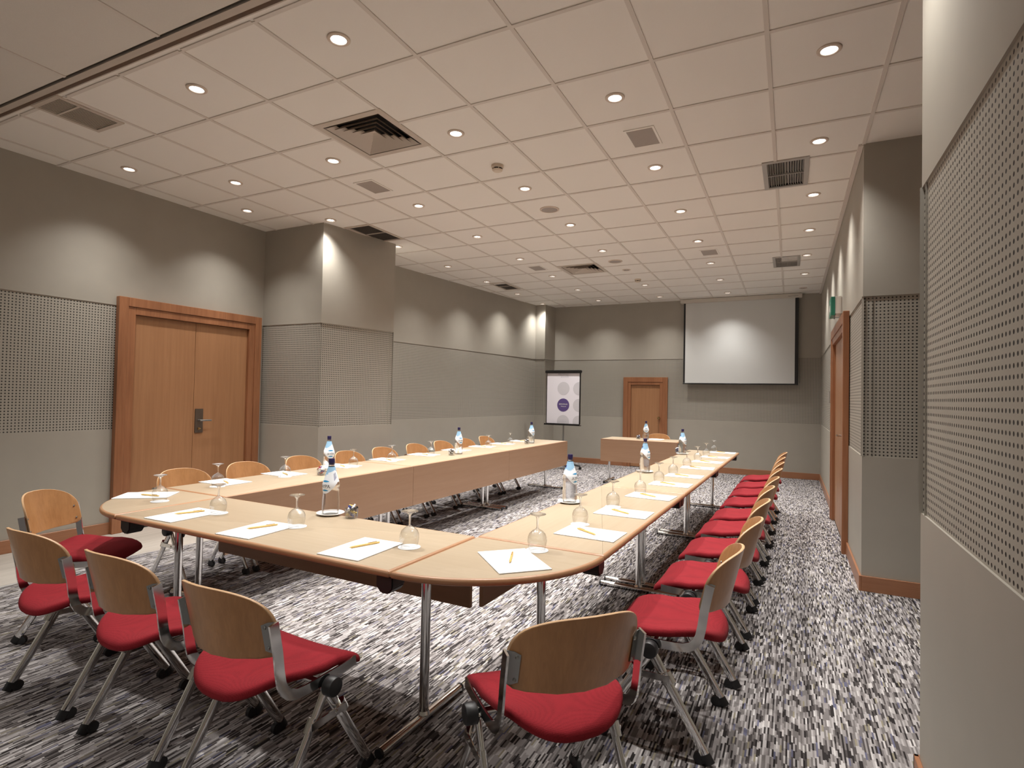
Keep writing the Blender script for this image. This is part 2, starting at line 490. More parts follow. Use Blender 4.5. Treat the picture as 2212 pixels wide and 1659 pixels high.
# ceiling with square tiles, holes for the lamps and vents
DIFF = [(-1.487, 0.082, .30), (-1.487, 4.815, .30)]
GRILLES = [  # x0, x1, y0, y1, kind
    (-3.36, -3.03, -1.245, -0.82, 'slat'), (-3.36, -2.99, 1.78, 2.44, 'fine'), (-3.34, -3.03, 5.25, 5.89, 'fine'),
    (1.10, 1.445, 1.755, 2.395, 'blade'), (1.09, 1.427, 5.085, 5.715, 'grid')]
SQ = [(-2.183, .901), (.336, .92), (-2.10, 4.505), (.36, 4.50)]
RECTS = [(x - h, x + h, y - h, y + h) for x, y, h in DIFF] + [g[:4] for g in GRILLES]
COLS = {-3.9: [-.3, .9], -3.3: [.3, 1.5, 2.7, 3.9, 5.1, 6.3, 7.5], -2.1: [-.9, .3, 1.5, 2.7, 3.9, 5.1, 6.3, 7.5],
        -.9: [-.9, .3, 1.5, 2.7, 3.9, 5.1, 6.3, 7.5], .3: [-.9, .3, 1.5, 2.7, 3.9, 5.1, 6.3, 7.5], 1.5: [-.9, .3, 1.5, 2.7, 3.9, 5.1, 6.3, 7.5]}
LAMPS = [(x, y) for x in COLS for y in COLS[x]]
RL = 0.052
bm = bmesh.new()
CT = CZ + 0.004
def inrect(x, y): return any(a < x < b and c < y < d for a, b, c, d in RECTS)
gx = [0.6 * i for i in range(-8, 6)]; gy = [0.6 * j for j in range(-2, 15)]
for i in range(len(gx) - 1):
    for j in range(len(gy) - 1):
        x0, x1, y0, y1 = gx[i], gx[i + 1], gy[j], gy[j + 1]
        cx, cy = (x0 + x1) / 2, (y0 + y1) / 2
        if any(abs(cx - a) < .05 and abs(cy - b) < .05 for a, b in LAMPS):
            n = 32; inner = []; outer = []
            for k in range(n):
                a = 2 * PI * k / n + PI / 4; c, s = math.cos(a), math.sin(a)
                inner.append(bm.verts.new((cx + RL * c, cy + RL * s, CT)))
                t = 0.3 / max(abs(c), abs(s)); outer.append(bm.verts.new((cx + t * c, cy + t * s, CT)))
            for k in range(n): bm.faces.new([inner[k], outer[k], outer[(k + 1) % n], inner[(k + 1) % n]])
            continue
        xs = sorted({x0, x1} | {v for r in RECTS for v in r[:2] if x0 < v < x1 and r[2] < y1 and r[3] > y0})
        ys = sorted({y0, y1} | {v for r in RECTS for v in r[2:] if y0 < v < y1 and r[0] < x1 and r[1] > x0})
        for a, b in zip(xs, xs[1:]):
            for c, d in zip(ys, ys[1:]):
                if inrect((a + b) / 2, (c + d) / 2): continue
                bm.faces.new([bm.verts.new(p) for p in ((a, c, CT), (a, d, CT), (b, d, CT), (b, c, CT))])
# hanging bars between the tiles
def bar(x0, x1, y0, y1):
    box(bm, x0, x1, y0, y1, CZ - .002, CT, 1)
for i, x in enumerate(gx):
    cuts = sorted({gy[0], gy[-1]} | {v for r in RECTS if r[0] < x < r[1] for v in r[2:]})
    for a, b in zip(cuts, cuts[1:]):
        if not inrect(x, (a + b) / 2): bar(x - .012, x + .012, a, b)
for y in gy:
    for i in range(len(gx) - 1):
        a0, b0 = gx[i] + .012, gx[i + 1] - .012
        cuts = sorted({a0, b0} | {v for r in RECTS if r[2] < y < r[3] for v in r[:2] if a0 < v < b0})
        for a, b in zip(cuts, cuts[1:]):
            if not inrect((a + b) / 2, y): bar(a, b, y - .012, y + .012)
# strip between the last tile row and the partition track, and the tiles on the camera's side of the track
for a, b, c, d, m_ in ((-4.8, 3.0, -1.245, -1.2, 0),):
    xs = [a, -3.36, -3.03, b]
    for p, q in zip(xs, xs[1:]):
        if p == -3.36: continue
        f = bm.faces.new([bm.verts.new(v) for v in ((p, c, CT), (p, d, CT), (q, d, CT), (q, c, CT))])
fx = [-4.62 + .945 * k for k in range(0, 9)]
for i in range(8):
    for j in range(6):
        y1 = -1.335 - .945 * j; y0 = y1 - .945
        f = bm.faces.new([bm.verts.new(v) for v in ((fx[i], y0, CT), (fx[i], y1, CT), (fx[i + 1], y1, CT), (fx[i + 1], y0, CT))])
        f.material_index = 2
for x in fx: bar(x - .012, x + .012, -6.5, -1.335)
for j in range(1, 6): bar(-4.8, 3.0, -1.335 - .945 * j - .012, -1.335 - .945 * j + .012)
bmesh.ops.remove_doubles(bm, verts=bm.verts, dist=1e-5)
ce = struct('ceiling', bm, ['tile', 'tbar', 'tile_front'], smooth=False)
# partition track
bm = bmesh.new()
box(bm, -4.75, 3.0, -1.322, -1.280, CZ - .006, CZ + .03, 0)
box(bm, -4.75, 3.0, -1.335, -1.322, CZ + .02, CZ + .03, 1)
box(bm, -4.75, 3.0, -1.280, -1.245, CZ + .028, CZ + .034, 2)
box(bm, -4.75, 3.0, -1.250, -1.243, CZ - .002, CZ + .03, 0)
struct('trim_2', bm, ['track', 'dark', 'door_frame'], smooth=False)
# moulding along the right edge of the ceiling
bm = bmesh.new()
box(bm, 1.765, 1.798, 1.69, 8.09, CZ - .012, CZ + .004, 0)
struct('trim_3', bm, ['tbar'], smooth=False)

# ------------------------------------------------------------------ doors
def frame_u(bm, w0, w1, h, th, y0, y1, mat=0):
    """three-sided frame between x=w0..w1, opening inset th, depth y0..y1 (towards -y is the room)"""
    box(bm, w0, w0 + th, y0, y1, 0, h, mat); box(bm, w1 - th, w1, y0, y1, 0, h, mat)
    box(bm, w0 + th, w1 - th, y0, y1, h - th, h, mat)

def make_door(name, loc, rz, W, H, th1, th2, prot, leaves):
    root = struct_root(name, loc, rz)
    bm = bmesh.new(); frame_u(bm, 0, W, H, th1, -prot, 0)
    bmesh.ops.bevel(bm, geom=list(bm.edges), offset=.003, segments=1, affect='EDGES')
    build('door_frame', bm, 'door_frame', root)
    bm = bmesh.new(); frame_u(bm, th1, W - th1, H - th1, th2, -prot * .8, 0)
    bmesh.ops.bevel(bm, geom=list(bm.edges), offset=.003, segments=1, affect='EDGES')
    build('door_jamb', bm, 'door_frame', root)
    x0 = th1 + th2; x1 = W - x0; n = leaves
    for k in range(n):
        a = x0 + (x1 - x0) * k / n; b = x0 + (x1 - x0) * (k + 1) / n
        bm = bmesh.new(); box(bm, a + .002, b - .002, -.008, 0, .012, H - th1 - th2 - .003)
        build('door_leaf', bm, 'door', root)
    bm = bmesh.new(); box(bm, x0, x1, -.010, 0, 0, .011)
    build('door_sill', bm, 'black', root)
    return root

# left double door (x of the door runs along +y of the room)
ya = -0.092
d1 = make_door('door_1', (lx(ya), ya, 0), R(90 - .9), 1.575, 2.245, .085, .072, .055, 2)
bm = bmesh.new(); box(bm, .805, .897, -.016, -.006, .91, 1.168)
bmesh.ops.bevel(bm, geom=list(bm.edges), offset=.003, segments=2, affect='EDGES')
hp = build('handle_plate', bm, 'bronze', d1)
bm = bmesh.new(); cyl(bm, (.845, -.012, 1.043), (.845, -.055, 1.043), .011, 14)
sweep(bm, [(.835, -.055, 1.043), (.90, -.058, 1.043), (.965, -.055, 1.042)], oval(.008, .0095), (0, 1, 0))
build('lever_handle', bm, 'steel', hp)
bm = bmesh.new(); cyl(bm, (.845, -.010, .955), (.845, -.026, .955), .013, 14); box(bm, .838, .862, -.032, -.026, .950, .960)
build('lock_cylinder', bm, 'brass', hp)
# back wall door
d2 = make_door('door_2', (-1.722, 8.09, 0), 0, .882, 1.80, .095, .058, .04, 1)
bm = bmesh.new(); lathe(bm, [(0, 0), (.028, 0), (.028, .006), (.012, .010), (.011, .028), (.024, .038), (.030, .052), (.024, .066), (0, .072)], 20)
for v in bm.verts: v.co = Vector((.722 + v.co.x, -.008 - v.co.z, .992 + v.co.y))
build('door_knob', bm, 'brass', d2)
# right wall double door (x of the door runs along -y of the room)
d3 = make_door('door_3', (1.80, 4.55, 0), R(-90), 1.80, 2.21, .10, .07, .05, 2)
bm = bmesh.new(); cyl(bm, (1.345, -.006, 1.045), (1.345, -.012, 1.045), .026, 18); cyl(bm, (1.345, -.01, 1.045), (1.345, -.055, 1.045), .010, 12)
sweep(bm, [(1.36, -.055, 1.045), (1.29, -.06, 1.045), (1.225, -.055, 1.042)], oval(.008, .0095), (0, 1, 0))
build('lever_handle', bm, 'chrome', d3)
bm = bmesh.new(); cyl(bm, (1.345, -.006, .965), (1.345, -.014, .965), .022, 18)
build('lock_cylinder', bm, 'chrome', d3)

# ------------------------------------------------------------------ chairs
def make_chair(label):
    t = thing('folding_chair', label, 'chair')
    # seat pad
    half = [(0, .182), (.10, .182), (.185, .181), (.203, .178), (.213, .170), (.2175, .155), (.2185, .12), (.2175, .06), (.215, 0), (.210, -.06)]
    for k in range(1, 13):
        a = PI / 2 * k / 12
        half.append((.210 * math.cos(a) ** .70, -.06 - .204 * math.sin(a) ** .9))
    half[-1] = (0, -.264)
    outl = half + [(-x, y) for x, y in half[-2:0:-1]]
    def zf(x, y):
        z = .452 + .008 * min(1, (x / .2) ** 2)
        if y > .05: z -= .034 * ((y - .05) / .115) ** 2
        if y < -.02: z += .030 * (x / .2) ** 2 * min(1, (-y - .02) / .15)
        if y < -.16: z -= .020 * ((-y - .16) / .105) ** 2
        return z
    bm = bmesh.new(); rings = []
    cy = -.03
    for s, dz in ((0, 0), (.25, 0), (.5, 0), (.7, 0), (.84, 0), (.91, -.0005), (.955, -.0025), (.982, -.007), (.996, -.014), (1.0, -.021), (.992, -.029), (.965, -.034), (.6, -.037), (0, -.037)):
        if s == 0: rings.append([bm.verts.new((0, cy, zf(0, cy) + dz))]); continue
        rings.append([bm.verts.new((x * s, cy + (y - cy) * s, zf(x * s, cy + (y - cy) * s) + dz)) for x, y in outl])
    n = len(outl)
    for a, b in zip(rings, rings[1:]):
        for i in range(n):
            j = (i + 1) % n
            q = [a[0], b[i], b[j]] if len(a) == 1 else ([a[i], a[j], b[0]] if len(b) == 1 else [a[i], a[j], b[j], b[i]])
            bm.faces.new(q)
    build('seat', bm, 'fabric', t, sharp=60)
    # curved plywood back
    half = []
    for k in range(13):
        w_ = PI / 2 * (1 - k / 12); half.append((.212 * max(0, math.cos(w_)) ** .74, .636 + .138 * max(0, math.sin(w_)) ** .74))
    half[0] = (0, .774)
    half += [(.2125, .61), (.2115, .582), (.205, .563), (.190, .552), (.16, .548), (.08, .545), (0, .544)]
    outl = half + [(-x, z) for x, z in half[-2:0:-1]]
    zc = .66
    def yf(x, z): return -.292 + .088 * (abs(x) / .212) ** 2.1 - .24 * (z - zc)
    bm = bmesh.new(); n = len(outl); TH = .0055
    def ring(s, dy, grow=0):
        if s == 0: return [bm.verts.new((0, yf(0, zc) + dy, zc))]
        return [bm.verts.new((x * s, yf(x * s, zc + (z - zc) * s) + dy, zc + (z - zc) * s)) for x, z in outl]
    seq = [(0, TH), (.2, TH), (.4, TH), (.6, TH), (.8, TH), (.93, TH), (.99, TH), (1.0, TH * .7), (1.0, -TH * .7), (.99, -TH), (.93, -TH), (.8, -TH), (.6, -TH), (.4, -TH), (.2, -TH), (0, -TH)]
    rs = [ring(*q) for q in seq]
    for k, (a, b) in enumerate(zip(rs, rs[1:])):
        for i in range(n):
            j = (i + 1) % n
            q = [a[0], b[i], b[j]] if len(a) == 1 else ([a[i], a[j], b[0]] if len(b) == 1 else [a[i], a[j], b[j], b[i]])
            f = bm.faces.new(q); f.material_index = 1 if 6 <= k <= 8 else 0
    build('backrest', bm, ['ply', 'ply_edge'], t, sharp=40)
    for s in (-1, 1):
        # flat steel bar along the seat, bent up to the back
        p = [(.135, .417), (.06, .413), (-.02, .411), (-.09, .412), (-.13, .416), (-.158, .427), (-.176, .446), (-.188, .47), (-.196, .51), (-.204, .57), (-.214, .62), (-.224, .668)]
        bm = bmesh.new(); sweep(bm, [(s * .2215, y, z) for y, z in p], rect(.0035, .0165), (1, 0, 0))
        bmesh.ops.bevel(bm, geom=[e for e in bm.edges if e.is_manifold and e.calc_face_angle(0) > 1.0], offset=.0015, segments=1, affect='EDGES')
        build('side_frame', bm, 'chrome', t)
        # bracket and bolts holding the back
        bm = bmesh.new()
        xs = [.2195, .211, .198, .182]
        gr = [[[bm.verts.new((s * x, yf(min(x, .213), z) + dy, z)) for z in ((.566, .668) if x > .185 else (.576, .660))] for x in xs] for dy in (-TH - .0005, -TH - .004)]
        for k in range(3):
            bm.faces.new([gr[0][k][0], gr[0][k + 1][0], gr[0][k + 1][1], gr[0][k][1]])
            bm.faces.new([gr[1][k][0], gr[1][k][1], gr[1][k + 1][1], gr[1][k + 1][0]])
            for e in (0, 1): bm.faces.new([gr[0][k][e], gr[1][k][e], gr[1][k + 1][e], gr[0][k + 1][e]])
        for k in (0, 3): bm.faces.new([gr[0][k][0], gr[0][k][1], gr[1][k][1], gr[1][k][0]])
        br = build('back_bracket', bm, 'steel', t)
        for z in (.583, .652):
            bm = bmesh.new(); yy = yf(.190, z)
            for sg, y0 in ((-1, yy - TH - .003), (1, yy + TH)):
                vs = lathe(bm, [(0, 0), (.0062, 0), (.0055, .003), (.003, .0045), (0, .005)], 10)
                for v in vs: v.co = Vector((s * .190 + v.co.x, y0 + sg * v.co.z, z + v.co.y))
            build('bolt', bm, 'steel', br)
        # pivot knob
        bm = bmesh.new()
        vs = lathe(bm, [(0, 0), (.030, 0), (.0325, .004), (.0325, .030), (.030, .036), (.026, .038), (0, .037)], 28)
        for v in vs: v.co = Vector((s * (.232 + v.co.z), v.co.y - .005, .393 + v.co.x))
        build('pivot_knob', bm, 'black', t)
        # four flattened chrome legs with black feet
        for g in (-1, 1):
            a = Vector((s * (.222 if g > 0 else .226), -.005 - g * .010, .398)); b = Vector((s * .229, -.005 + g * .213, .030))
            bm = bmesh.new(); sweep(bm, [a, a.lerp(b, .5), b], oval(.0100, .0195, 16), (1, 0, 0))
            lg = build('leg', bm, 'chrome', t)
            bm = bmesh.new(); u = (b - a).normalized()
            sweep(bm, [b - u * .012, b + u * .010, b + u * .024], oval(.0120, .0215, 16), (1, 0, 0))
            cyl(bm, (b.x - s * .011, b.y - g * .024, .0225), (b.x + s * .007, b.y - g * .024, .0225), .0225, 18)
            for v in bm.verts: v.co.z = max(v.co.z, .0005)
            build('foot', bm, 'black', lg)
        bm = bmesh.new(); box(bm, *sorted((s * .2385, s * .243)), -.082, .072, .278, .303)
        cyl(bm, (s * .243, .03, .29), (s * .247, .03, .29), .006, 10)
        for g in (-1, 1):
            q = Vector((s * .229, -.005 + g * .068, .290)); u = Vector((0, g * .213, -.368)).normalized()
            sweep(bm, [q - u * .022, q + u * .022], oval(.0130, .0225, 14), (1, 0, 0))
        build('brace', bm, 'chrome', t)
    bm = bmesh.new(); cyl(bm, (-.222, -.005, .392), (.222, -.005, .392), .011, 12)
    build('cross_tube', bm, 'chrome', t)
    return t

GRP = 'red folding chairs around the conference table'
chair = make_chair('x')
placed = [0]
def put_chair(x, y, head, label):
    rz = R(head - 90)
    if placed[0] == 0:
        chair.location = (x, y, 0); chair.rotation_euler = (0, 0, rz); chair['label'] = label; chair['group'] = GRP
    else: dup(chair, (x, y, 0), rz, label, GRP)
    placed[0] += 1
put_chair(-.285, -1.725, 89, 'red folding chair at the camera-side table, nearest to the rounded corner chair')
put_chair(-.925, -1.685, 89, 'red folding chair at the middle place of the camera-side table')
put_chair(-1.565, -1.665, 89, 'red folding chair at the camera-side table, end place by the double door')
put_chair(-2.29, -1.32, 33, 'red folding chair turned sideways, on the vinyl floor edge by the door-side corner table')
put_chair(.615, -1.465, 138, 'red folding chair closest to the camera, facing the rounded corner table')
for k, (x, y) in enumerate([(.84, -.69), (.885, -.04), (.90, .587), (.91, 1.19), (.93, 1.75), (.945, 2.39), (.955, 2.985), (.96, 3.54), (.975, 4.195)]):
    put_chair(x, y, 179, f'red folding chair, {ORD[k]} from the camera in the row along the right-hand tables')
for k, y in enumerate([-.485, .06, .645, 1.245, 1.79, 2.38, 2.94, 3.50, 4.06]):
    put_chair(-2.50 + .016 * y, y, -1, f'red folding chair, {ORD[k]} from the camera behind the left-hand tables')
put_chair(-.70, 6.33, 270, 'plywood-backed folding chair behind the small desk, in front of the back door')

# ------------------------------------------------------------------ tables
TA = R(-1.2); TO = Vector((0.02, -.88, 0))
def T(x, y, z=0.0): return TO + Vector((x * math.cos(TA) - y * math.sin(TA), x * math.sin(TA) + y * math.cos(TA), z))
TPROF = [(.013, ZT), (.006, ZT - .0012), (.002, ZT - .005), (0, ZT - .012), (0, ZT - .016), (.003, ZT - .024), (.012, ZT - .028)]
def make_table(label, L, D, loc, rz, flush, group=None, legs=(1, 1)):
    t = thing('folding_table', label, 'table', loc, rz, group)
    bm = bmesh.new(); a, b = L / 2 - .002, D / 2; r = .012
    ol = []
    for sx, sy, a0 in ((1, 1, 0), (-1, 1, 90), (-1, -1, 180), (1, -1, 270)):
        for k in range(4):
            w = R(a0 + 30 * k); ol.append((sx * (a - r) + r * math.cos(w), sy * (b - r) + r * math.sin(w)))
    slab(bm, ol, TPROF)
    build('tabletop', bm, ['beech', 'beech_edge'], t, sharp=50)
    bm = bmesh.new()
    if flush: box(bm, -a, a, b + .001, b + .019, ZT - .355, ZT - .001)
    else: box(bm, -a + .006, a - .006, b - .034, b - .016, ZT - .325, ZT - .034)
    build('modesty_panel', bm, 'panel', t)
    for s in (-1, 1):
        if not legs[(s + 1) // 2]: continue
        x = s * (L / 2 - .055)
        bm = bmesh.new(); cyl(bm, (x, 0, .03), (x, 0, ZT - .032), .0205, 24); lathe(bm, [(.0215, .030), (.026, .036), (.0215, .05)], 24, 0, (x, 0))
        lg = build('leg', bm, 'chrome', t)
        bm = bmesh.new(); sweep(bm, [(x, -.275, .019), (x, .275, .019)], oval(.018, .018, 18), (1, 0, 0))
        fb = build('foot_bar', bm, 'chrome', lg)
        for e in (-1, 1):
            bm = bmesh.new(); cyl(bm, (x, e * .272, .019), (x, e * .283, .019), .0187, 18)
            for v in bm.verts: v.co.z = max(v.co.z, .001)
            build('end_cap', bm, 'black', lg)
        bm = bmesh.new()
        sweep(bm, [(x - s * .012, .012, ZT - .17), (x - s * .055, .016, ZT - .085), (x - s * .095, .012, ZT - .036)], rect(.004, .010), (0, 1, 0))
        sweep(bm, [(x - s * .022, -.02, ZT - .036), (x - s * .12, -.02, ZT - .036)], rect(.03, .006), (0, 1, 0))
        build('leg_stay', bm, 'blackm', t)
        # black linking block under the outer edge
        bm = bmesh.new(); cx = s * (L / 2 - .046); cy = -b + .062
        q = [(-.042, ZT - .029), (.040, ZT - .029), (.040, ZT - .075), (.018, ZT - .098), (-.020, ZT - .098), (-.042, ZT - .075)]
        v0 = [bm.verts.new((cx + x_, cy - .035, z)) for x_, z in q]; v1 = [bm.verts.new((cx + x_ * .9, cy + .045, z)) for x_, z in q]
        bm.faces.new(v0); bm.faces.new(v1[::-1])
        for k in range(6): bm.faces.new([v0[k], v1[k], v1[(k + 1) % 6], v0[(k + 1) % 6]])
        bmesh.ops.bevel(bm, geom=list(bm.edges), offset=.005, segments=2, affect='EDGES')
        build('linking_block', bm, 'black', t)
    return t
D = .62
LF, LR_, LL = 1.815, 1.785, 1.862
make_table('beech folding table closing the U on the camera side, chrome legs', LF, D, T(-LF / 2, -D / 2), TA, False)
for k in range(3):
    make_table(f'beech folding table, {ORD[k]} from the camera in the right-hand row', LR_, D, T(D / 2, LR_ * (k + .5)), TA + R(90), False)
for k in range(3):
    make_table(f'beech folding table with deep front panel, {ORD[k]} from the camera in the left-hand row', LL, D, T(-LF - D / 2, LL * (k + .5)), TA + R(-90), True)
make_table('small beech desk standing alone before the back door', 1.2, .6, (-.81, 5.9, 0), R(180), True)
def quarter(label, loc, rz):
    t = thing('corner_table', label, 'table', loc, rz)
    bm = bmesh.new(); ol = [(.002, -.002)]
    n = 28
    ol = [(.003, -.003), (.003, -D)] + [(.003 + (D - .003) * math.sin(PI / 2 * k / n), -.003 - (D - .003) * math.cos(PI / 2 * k / n)) for k in range(1, n)] + [(D, -.003)]
    slab(bm, ol, TPROF)
    build('tabletop', bm, ['beech', 'beech_edge'], t, sharp=50)
    bm = bmesh.new(); box(bm, .02, .07, -.40, -.02, ZT - .045, ZT - .029); box(bm, .02, .40, -.07, -.02, ZT - .045, ZT - .029)
    build('link_rail', bm, 'blackm', t)
    return t
quarter('quarter-round beech corner table nearest the camera', T(0, 0), TA)
quarter('quarter-round beech corner table near the double door', T(-LF, 0), TA - R(90))

# ------------------------------------------------------------------ things on the tables
def make_notepad(label):
    bm = bmesh.new()
    box(bm, -.105, .105, -.1485, .1485, 0.0006, .0012, 3)
    vs = box(bm, -.105, .105, -.1485, .1485, .0012, .0042, 0)
    for cx in (-.052, .006, .064):
        for cy in (-.085, -.03):
            if cy > -.05 and cx < 0: continue
            q = disc(bm, (cx, cy), .024)
            f = bm.faces.new([bm.verts.new((x, y, .0044)) for x, y in q]); f.material_index = 1
    text_faces(bm, '@ NOVOTEL', .0105, lambda x, y: (x + .02, y + .122, .0044), 2)
    text_faces(bm, 'MEETING', .0085, lambda x, y: (x + .02, y + .135, .0044), 2)
    o = build('notepad', bm, ['paper', 'print', 'ink', 'pad'], None, smooth=False)
    return tag(o, label, 'notepad', 'white notepads at the places')
def make_pen(label):
    t = thing('pen', label, 'pen', group='bamboo pens on the notepads')
    bm = bmesh.new(); vs = lathe(bm, [(0, -.070), (.0012, -.069), (.0045, -.055), (.0048, -.05), (.0048, .058), (.0040, .060), (.0040, .072), (0, .072)], 12)
    for v in vs: v.co = Vector((v.co.x, v.co.z, .0048 + v.co.y))
    build('barrel', bm, 'pen', t)
    bm = bmesh.new(); box(bm, -.0015, .0015, .018, .060, .0096, .0112)
    build('clip', bm, 'pen_dark', t)
    return t
def make_glass(label):
    t = thing('wine_glass', label, 'glass', group='upturned wine glasses')
    # thin bowl, rim down
    prof = [(.0345, .0005), (.0385, .020), (.0415, .040), (.0405, .055), (.0345, .070), (.022, .082), (.010, .089), (.0045, .094)]
    bm = bmesh.new(); lathe(bm, prof, 32); build('bowl', bm, 'glass', t, sharp=80)
    bm = bmesh.new(); lathe(bm, [(.0052, .092), (.0042, .102), (.0042, .122), (.0052, .134), (.010, .142)], 20); build('stem', bm, 'crystal', t, sharp=80)
    bm = bmesh.new(); lathe(bm, [(.010, .142), (.021, .1475), (.0355, .1515), (.0362, .1525), (.0355, .1535), (.018, .1530), (0, .1528)], 32); build('base', bm, 'crystal', t, sharp=80)
    return t
def make_coaster(label):
    bm = bmesh.new()
    lathe(bm, [(0, .0006), (.048, .0006), (.048, .0018), (0, .0018)], 36, 0)
    lathe(bm, [(.0405, .0020), (.0388, .0020)], 36, 1)
    text_faces(bm, 'NOVOTEL', .011, lambda x, y: (x, y - .004, .0020), 1)
    o = build('coaster', bm, ['paper', 'ink'], None)
    return tag(o, label, 'coaster', 'white paper coasters')
def brad(z):
    P = [(0, .040), (.006, .043), (.02, .0455), (.07, .0455), (.105, .0425), (.125, .042), (.150, .0450), (.165, .0435), (.20, .0325), (.235, .0215), (.258, .0155), (.268, .0140), (.275, .0140)]
    for (a, ra), (b, rb) in zip(P, P[1:]):
        if a <= z <= b: return ra + (rb - ra) * (z - a) / (b - a)
    return .014
def make_bottle(label):
    t = thing('water_bottle', label, 'bottle', group='clear water bottles')
    bm = bmesh.new()
    zs = [.006, .012, .02, .045, .07, .09, .105, .115, .125, .138, .150, .158, .165, .18, .20, .22, .235, .25, .258, .268, .273]
    lathe(bm, [(0, .008), (.020, .006), (.034, .0005), (.040, .0005)] + [(brad(z), z) for z in zs] + [(0, .2735)], 40)
    build('bottle_body', bm, 'water', t, sharp=60)
    bm = bmesh.new(); lathe(bm, [(.0150, .262), (.0165, .263), (.0165, .266), (.0145, .267)], 24, 0)
    lathe(bm, [(.0150, .270), (.0158, .271), (.0158, .292), (.0145, .295), (0, .295)], 24, 0)
    build('bottle_cap', bm, 'cap', t)
    # paper label around the shoulder with a tongue down the front (front is -y)
    bm = bmesh.new(); NA, NV = 72, 14
    def lp(th, z): r = brad(z) + .0007; return Vector((r * math.sin(th), -r * math.cos(th), z))
    grid = []
    for i in range(NA + 1):
        th = -PI + 2 * PI * i / NA; c = max(0.0, math.cos(th * .9)) if abs(th) < PI / 1.8 else 0.0
        zlo = .172 - .060 * c ** 1.3; zhi = .252
        grid.append([bm.verts.new(lp(th, zlo + (zhi - zlo) * k / NV)) for k in range(NV + 1)])
    for i in range(NA):
        th = -PI + 2 * PI * (i + .5) / NA
        for k in range(NV):
            f = bm.faces.new([grid[i][k], grid[i + 1][k], grid[i + 1][k + 1], grid[i][k + 1]])
            v = (k + .5) / NV
            m_ = 0
            if v > .60 + .22 * math.sin(th * 1.0 + .6): m_ = 1
            if 1.15 < th < 1.75 and .28 < v < .62 and i % 2 == 0: m_ = 2
            if -2.6 < th < -1.9 and .5 < v < .75: m_ = 2
            f.material_index = m_
    def onlab(x, y, z0, th0=0.0, d=.0006):
        z = z0 + y; r = brad(z) + .0007 + d; th = th0 + x / r; return Vector((r * math.sin(th), -r * math.cos(th), z))
    text_faces(bm, 'AYPA', .026, lambda x, y: onlab(x, y, .142), 3)
    for zc, w, hh in ((.176, .024, .0065), (.128, .022, .0065)):
        n = 20; top = [(-w + 2 * w * k / n, hh * math.sin(PI * k / n) ** .8) for k in range(n + 1)]
        for k in range(n):
            (xa, ya_), (xb, yb_) = top[k], top[k + 1]
            q = [onlab(xa, -ya_ * .5, zc), onlab(xb, -yb_ * .5, zc), onlab(xb, yb_, zc), onlab(xa, ya_, zc)]
            try:
                f = bm.faces.new([bm.verts.new(p) for p in q]); f.material_index = 4
            except ValueError: pass
    build('bottle_label', bm, ['lab_w', 'lab_b', 'lab_d', 'lab_k', 'lab_s'], t, sharp=80)
    return t
def make_saucer(label):
    bm = bmesh.new(); lathe(bm, [(0, .003), (.040, .003), (.044, .001), (.050, .001), (.072, .010), (.0735, .0115), (.072, .013), (.048, .0055), (0, .0055)], 44)
    return tag(build('saucer', bm, 'china', None, sharp=60), label, 'saucer', 'white saucers under the bottles')
def make_sweets_glass(label):
    bm = bmesh.new(); lathe(bm, [(0, .003), (.027, .003), (.030, .001), (.032, .004), (.0345, .05), (.0340, .0515), (.0330, .05), (.0305, .010), (0, .009)], 32)
    return tag(build('sweet_dish', bm, 'glass', None, sharp=60), label, 'dish', 'small glass dishes of sweets')
SWM = ['foil_w', 'foil_b', 'foil_y', 'foil_k', 'foil_r']
sweet_mesh = {}
def sweet(mat):
    if mat not in sweet_mesh:
        bm = bmesh.new()
        vs = lathe(bm, [(0, -.021), (.0075, -.020), (.0025, -.011), (.0065, -.008), (.0078, 0), (.0065, .008), (.0025, .011), (.0075, .020), (0, .021)], 10)
        for v in vs: v.co = Vector((v.co.z, v.co.x, v.co.y))
        o = build('wrapped_sweet', bm, mat); sweet_mesh[mat] = o.data
        return o
    o = bpy.data.objects.new('wrapped_sweet', sweet_mesh[mat]); C.objects.link(o); return o

_first = {}
def place(maker, key, loc, rz, label):
    if key not in _first:
        o = maker(label); o.location = loc; o.rotation_euler = (0, 0, rz); _first[key] = o
        return o
    return dup(_first[key], loc, rz, label)

def seat_set(where, pad, prot, pen, penrot, glass):
    x, y = pad
    place(make_notepad, 'pad', (x, y, ZT), R(prot), f'white notepad, {where}')
    if pen: place(make_pen, 'pen', (pen[0], pen[1], ZT + .0043), R(penrot), f'bamboo pen on the notepad, {where}')
    if glass:
        place(make_coaster, 'coaster', (glass[0], glass[1], ZT), R(random.uniform(-20, 20)), f'white paper coaster under glass, {where}')
        place(make_glass, 'glass', (glass[0], glass[1], ZT + .0019), R(random.uniform(0, 90)), f'upturned wine glass, {where}')

# right-hand row: sheet lies along x (its head towards -x)
RY = [-.56, .0, .635, 1.25, 1.80, 2.46, 3.07, 3.63, 4.29]
RG = [(.357, -.397), (.372, .15), (.40, .72), (.405, 1.31), (.415, 1.85), (.43, 2.48), (.44, 3.12), (.455, 3.68), (.475, 4.23)]
for k in range(9):
    x = .468 + .0215 * (RY[k] + .56)
    seat_set(f'{ORD[k]} place from the camera, right-hand row', (x, RY[k]), 90 + random.uniform(-3, 3) - 1.2,
             (x - .018, RY[k] - .002), 61 + random.uniform(-6, 6), RG[k])
seat_set('on the corner table nearest the camera', (.342, -1.149), 45.5, (.327, -1.135), 22, (.363, -.96))
FX = [(-1.50, -1.285), (-.92, -1.31), (-.286, -1.317)]
FG = [(-1.40, -1.17), (-.821, -1.174), (-.132, -1.194)]
FN = ['end place by the door', 'middle place', 'place by the rounded corner']
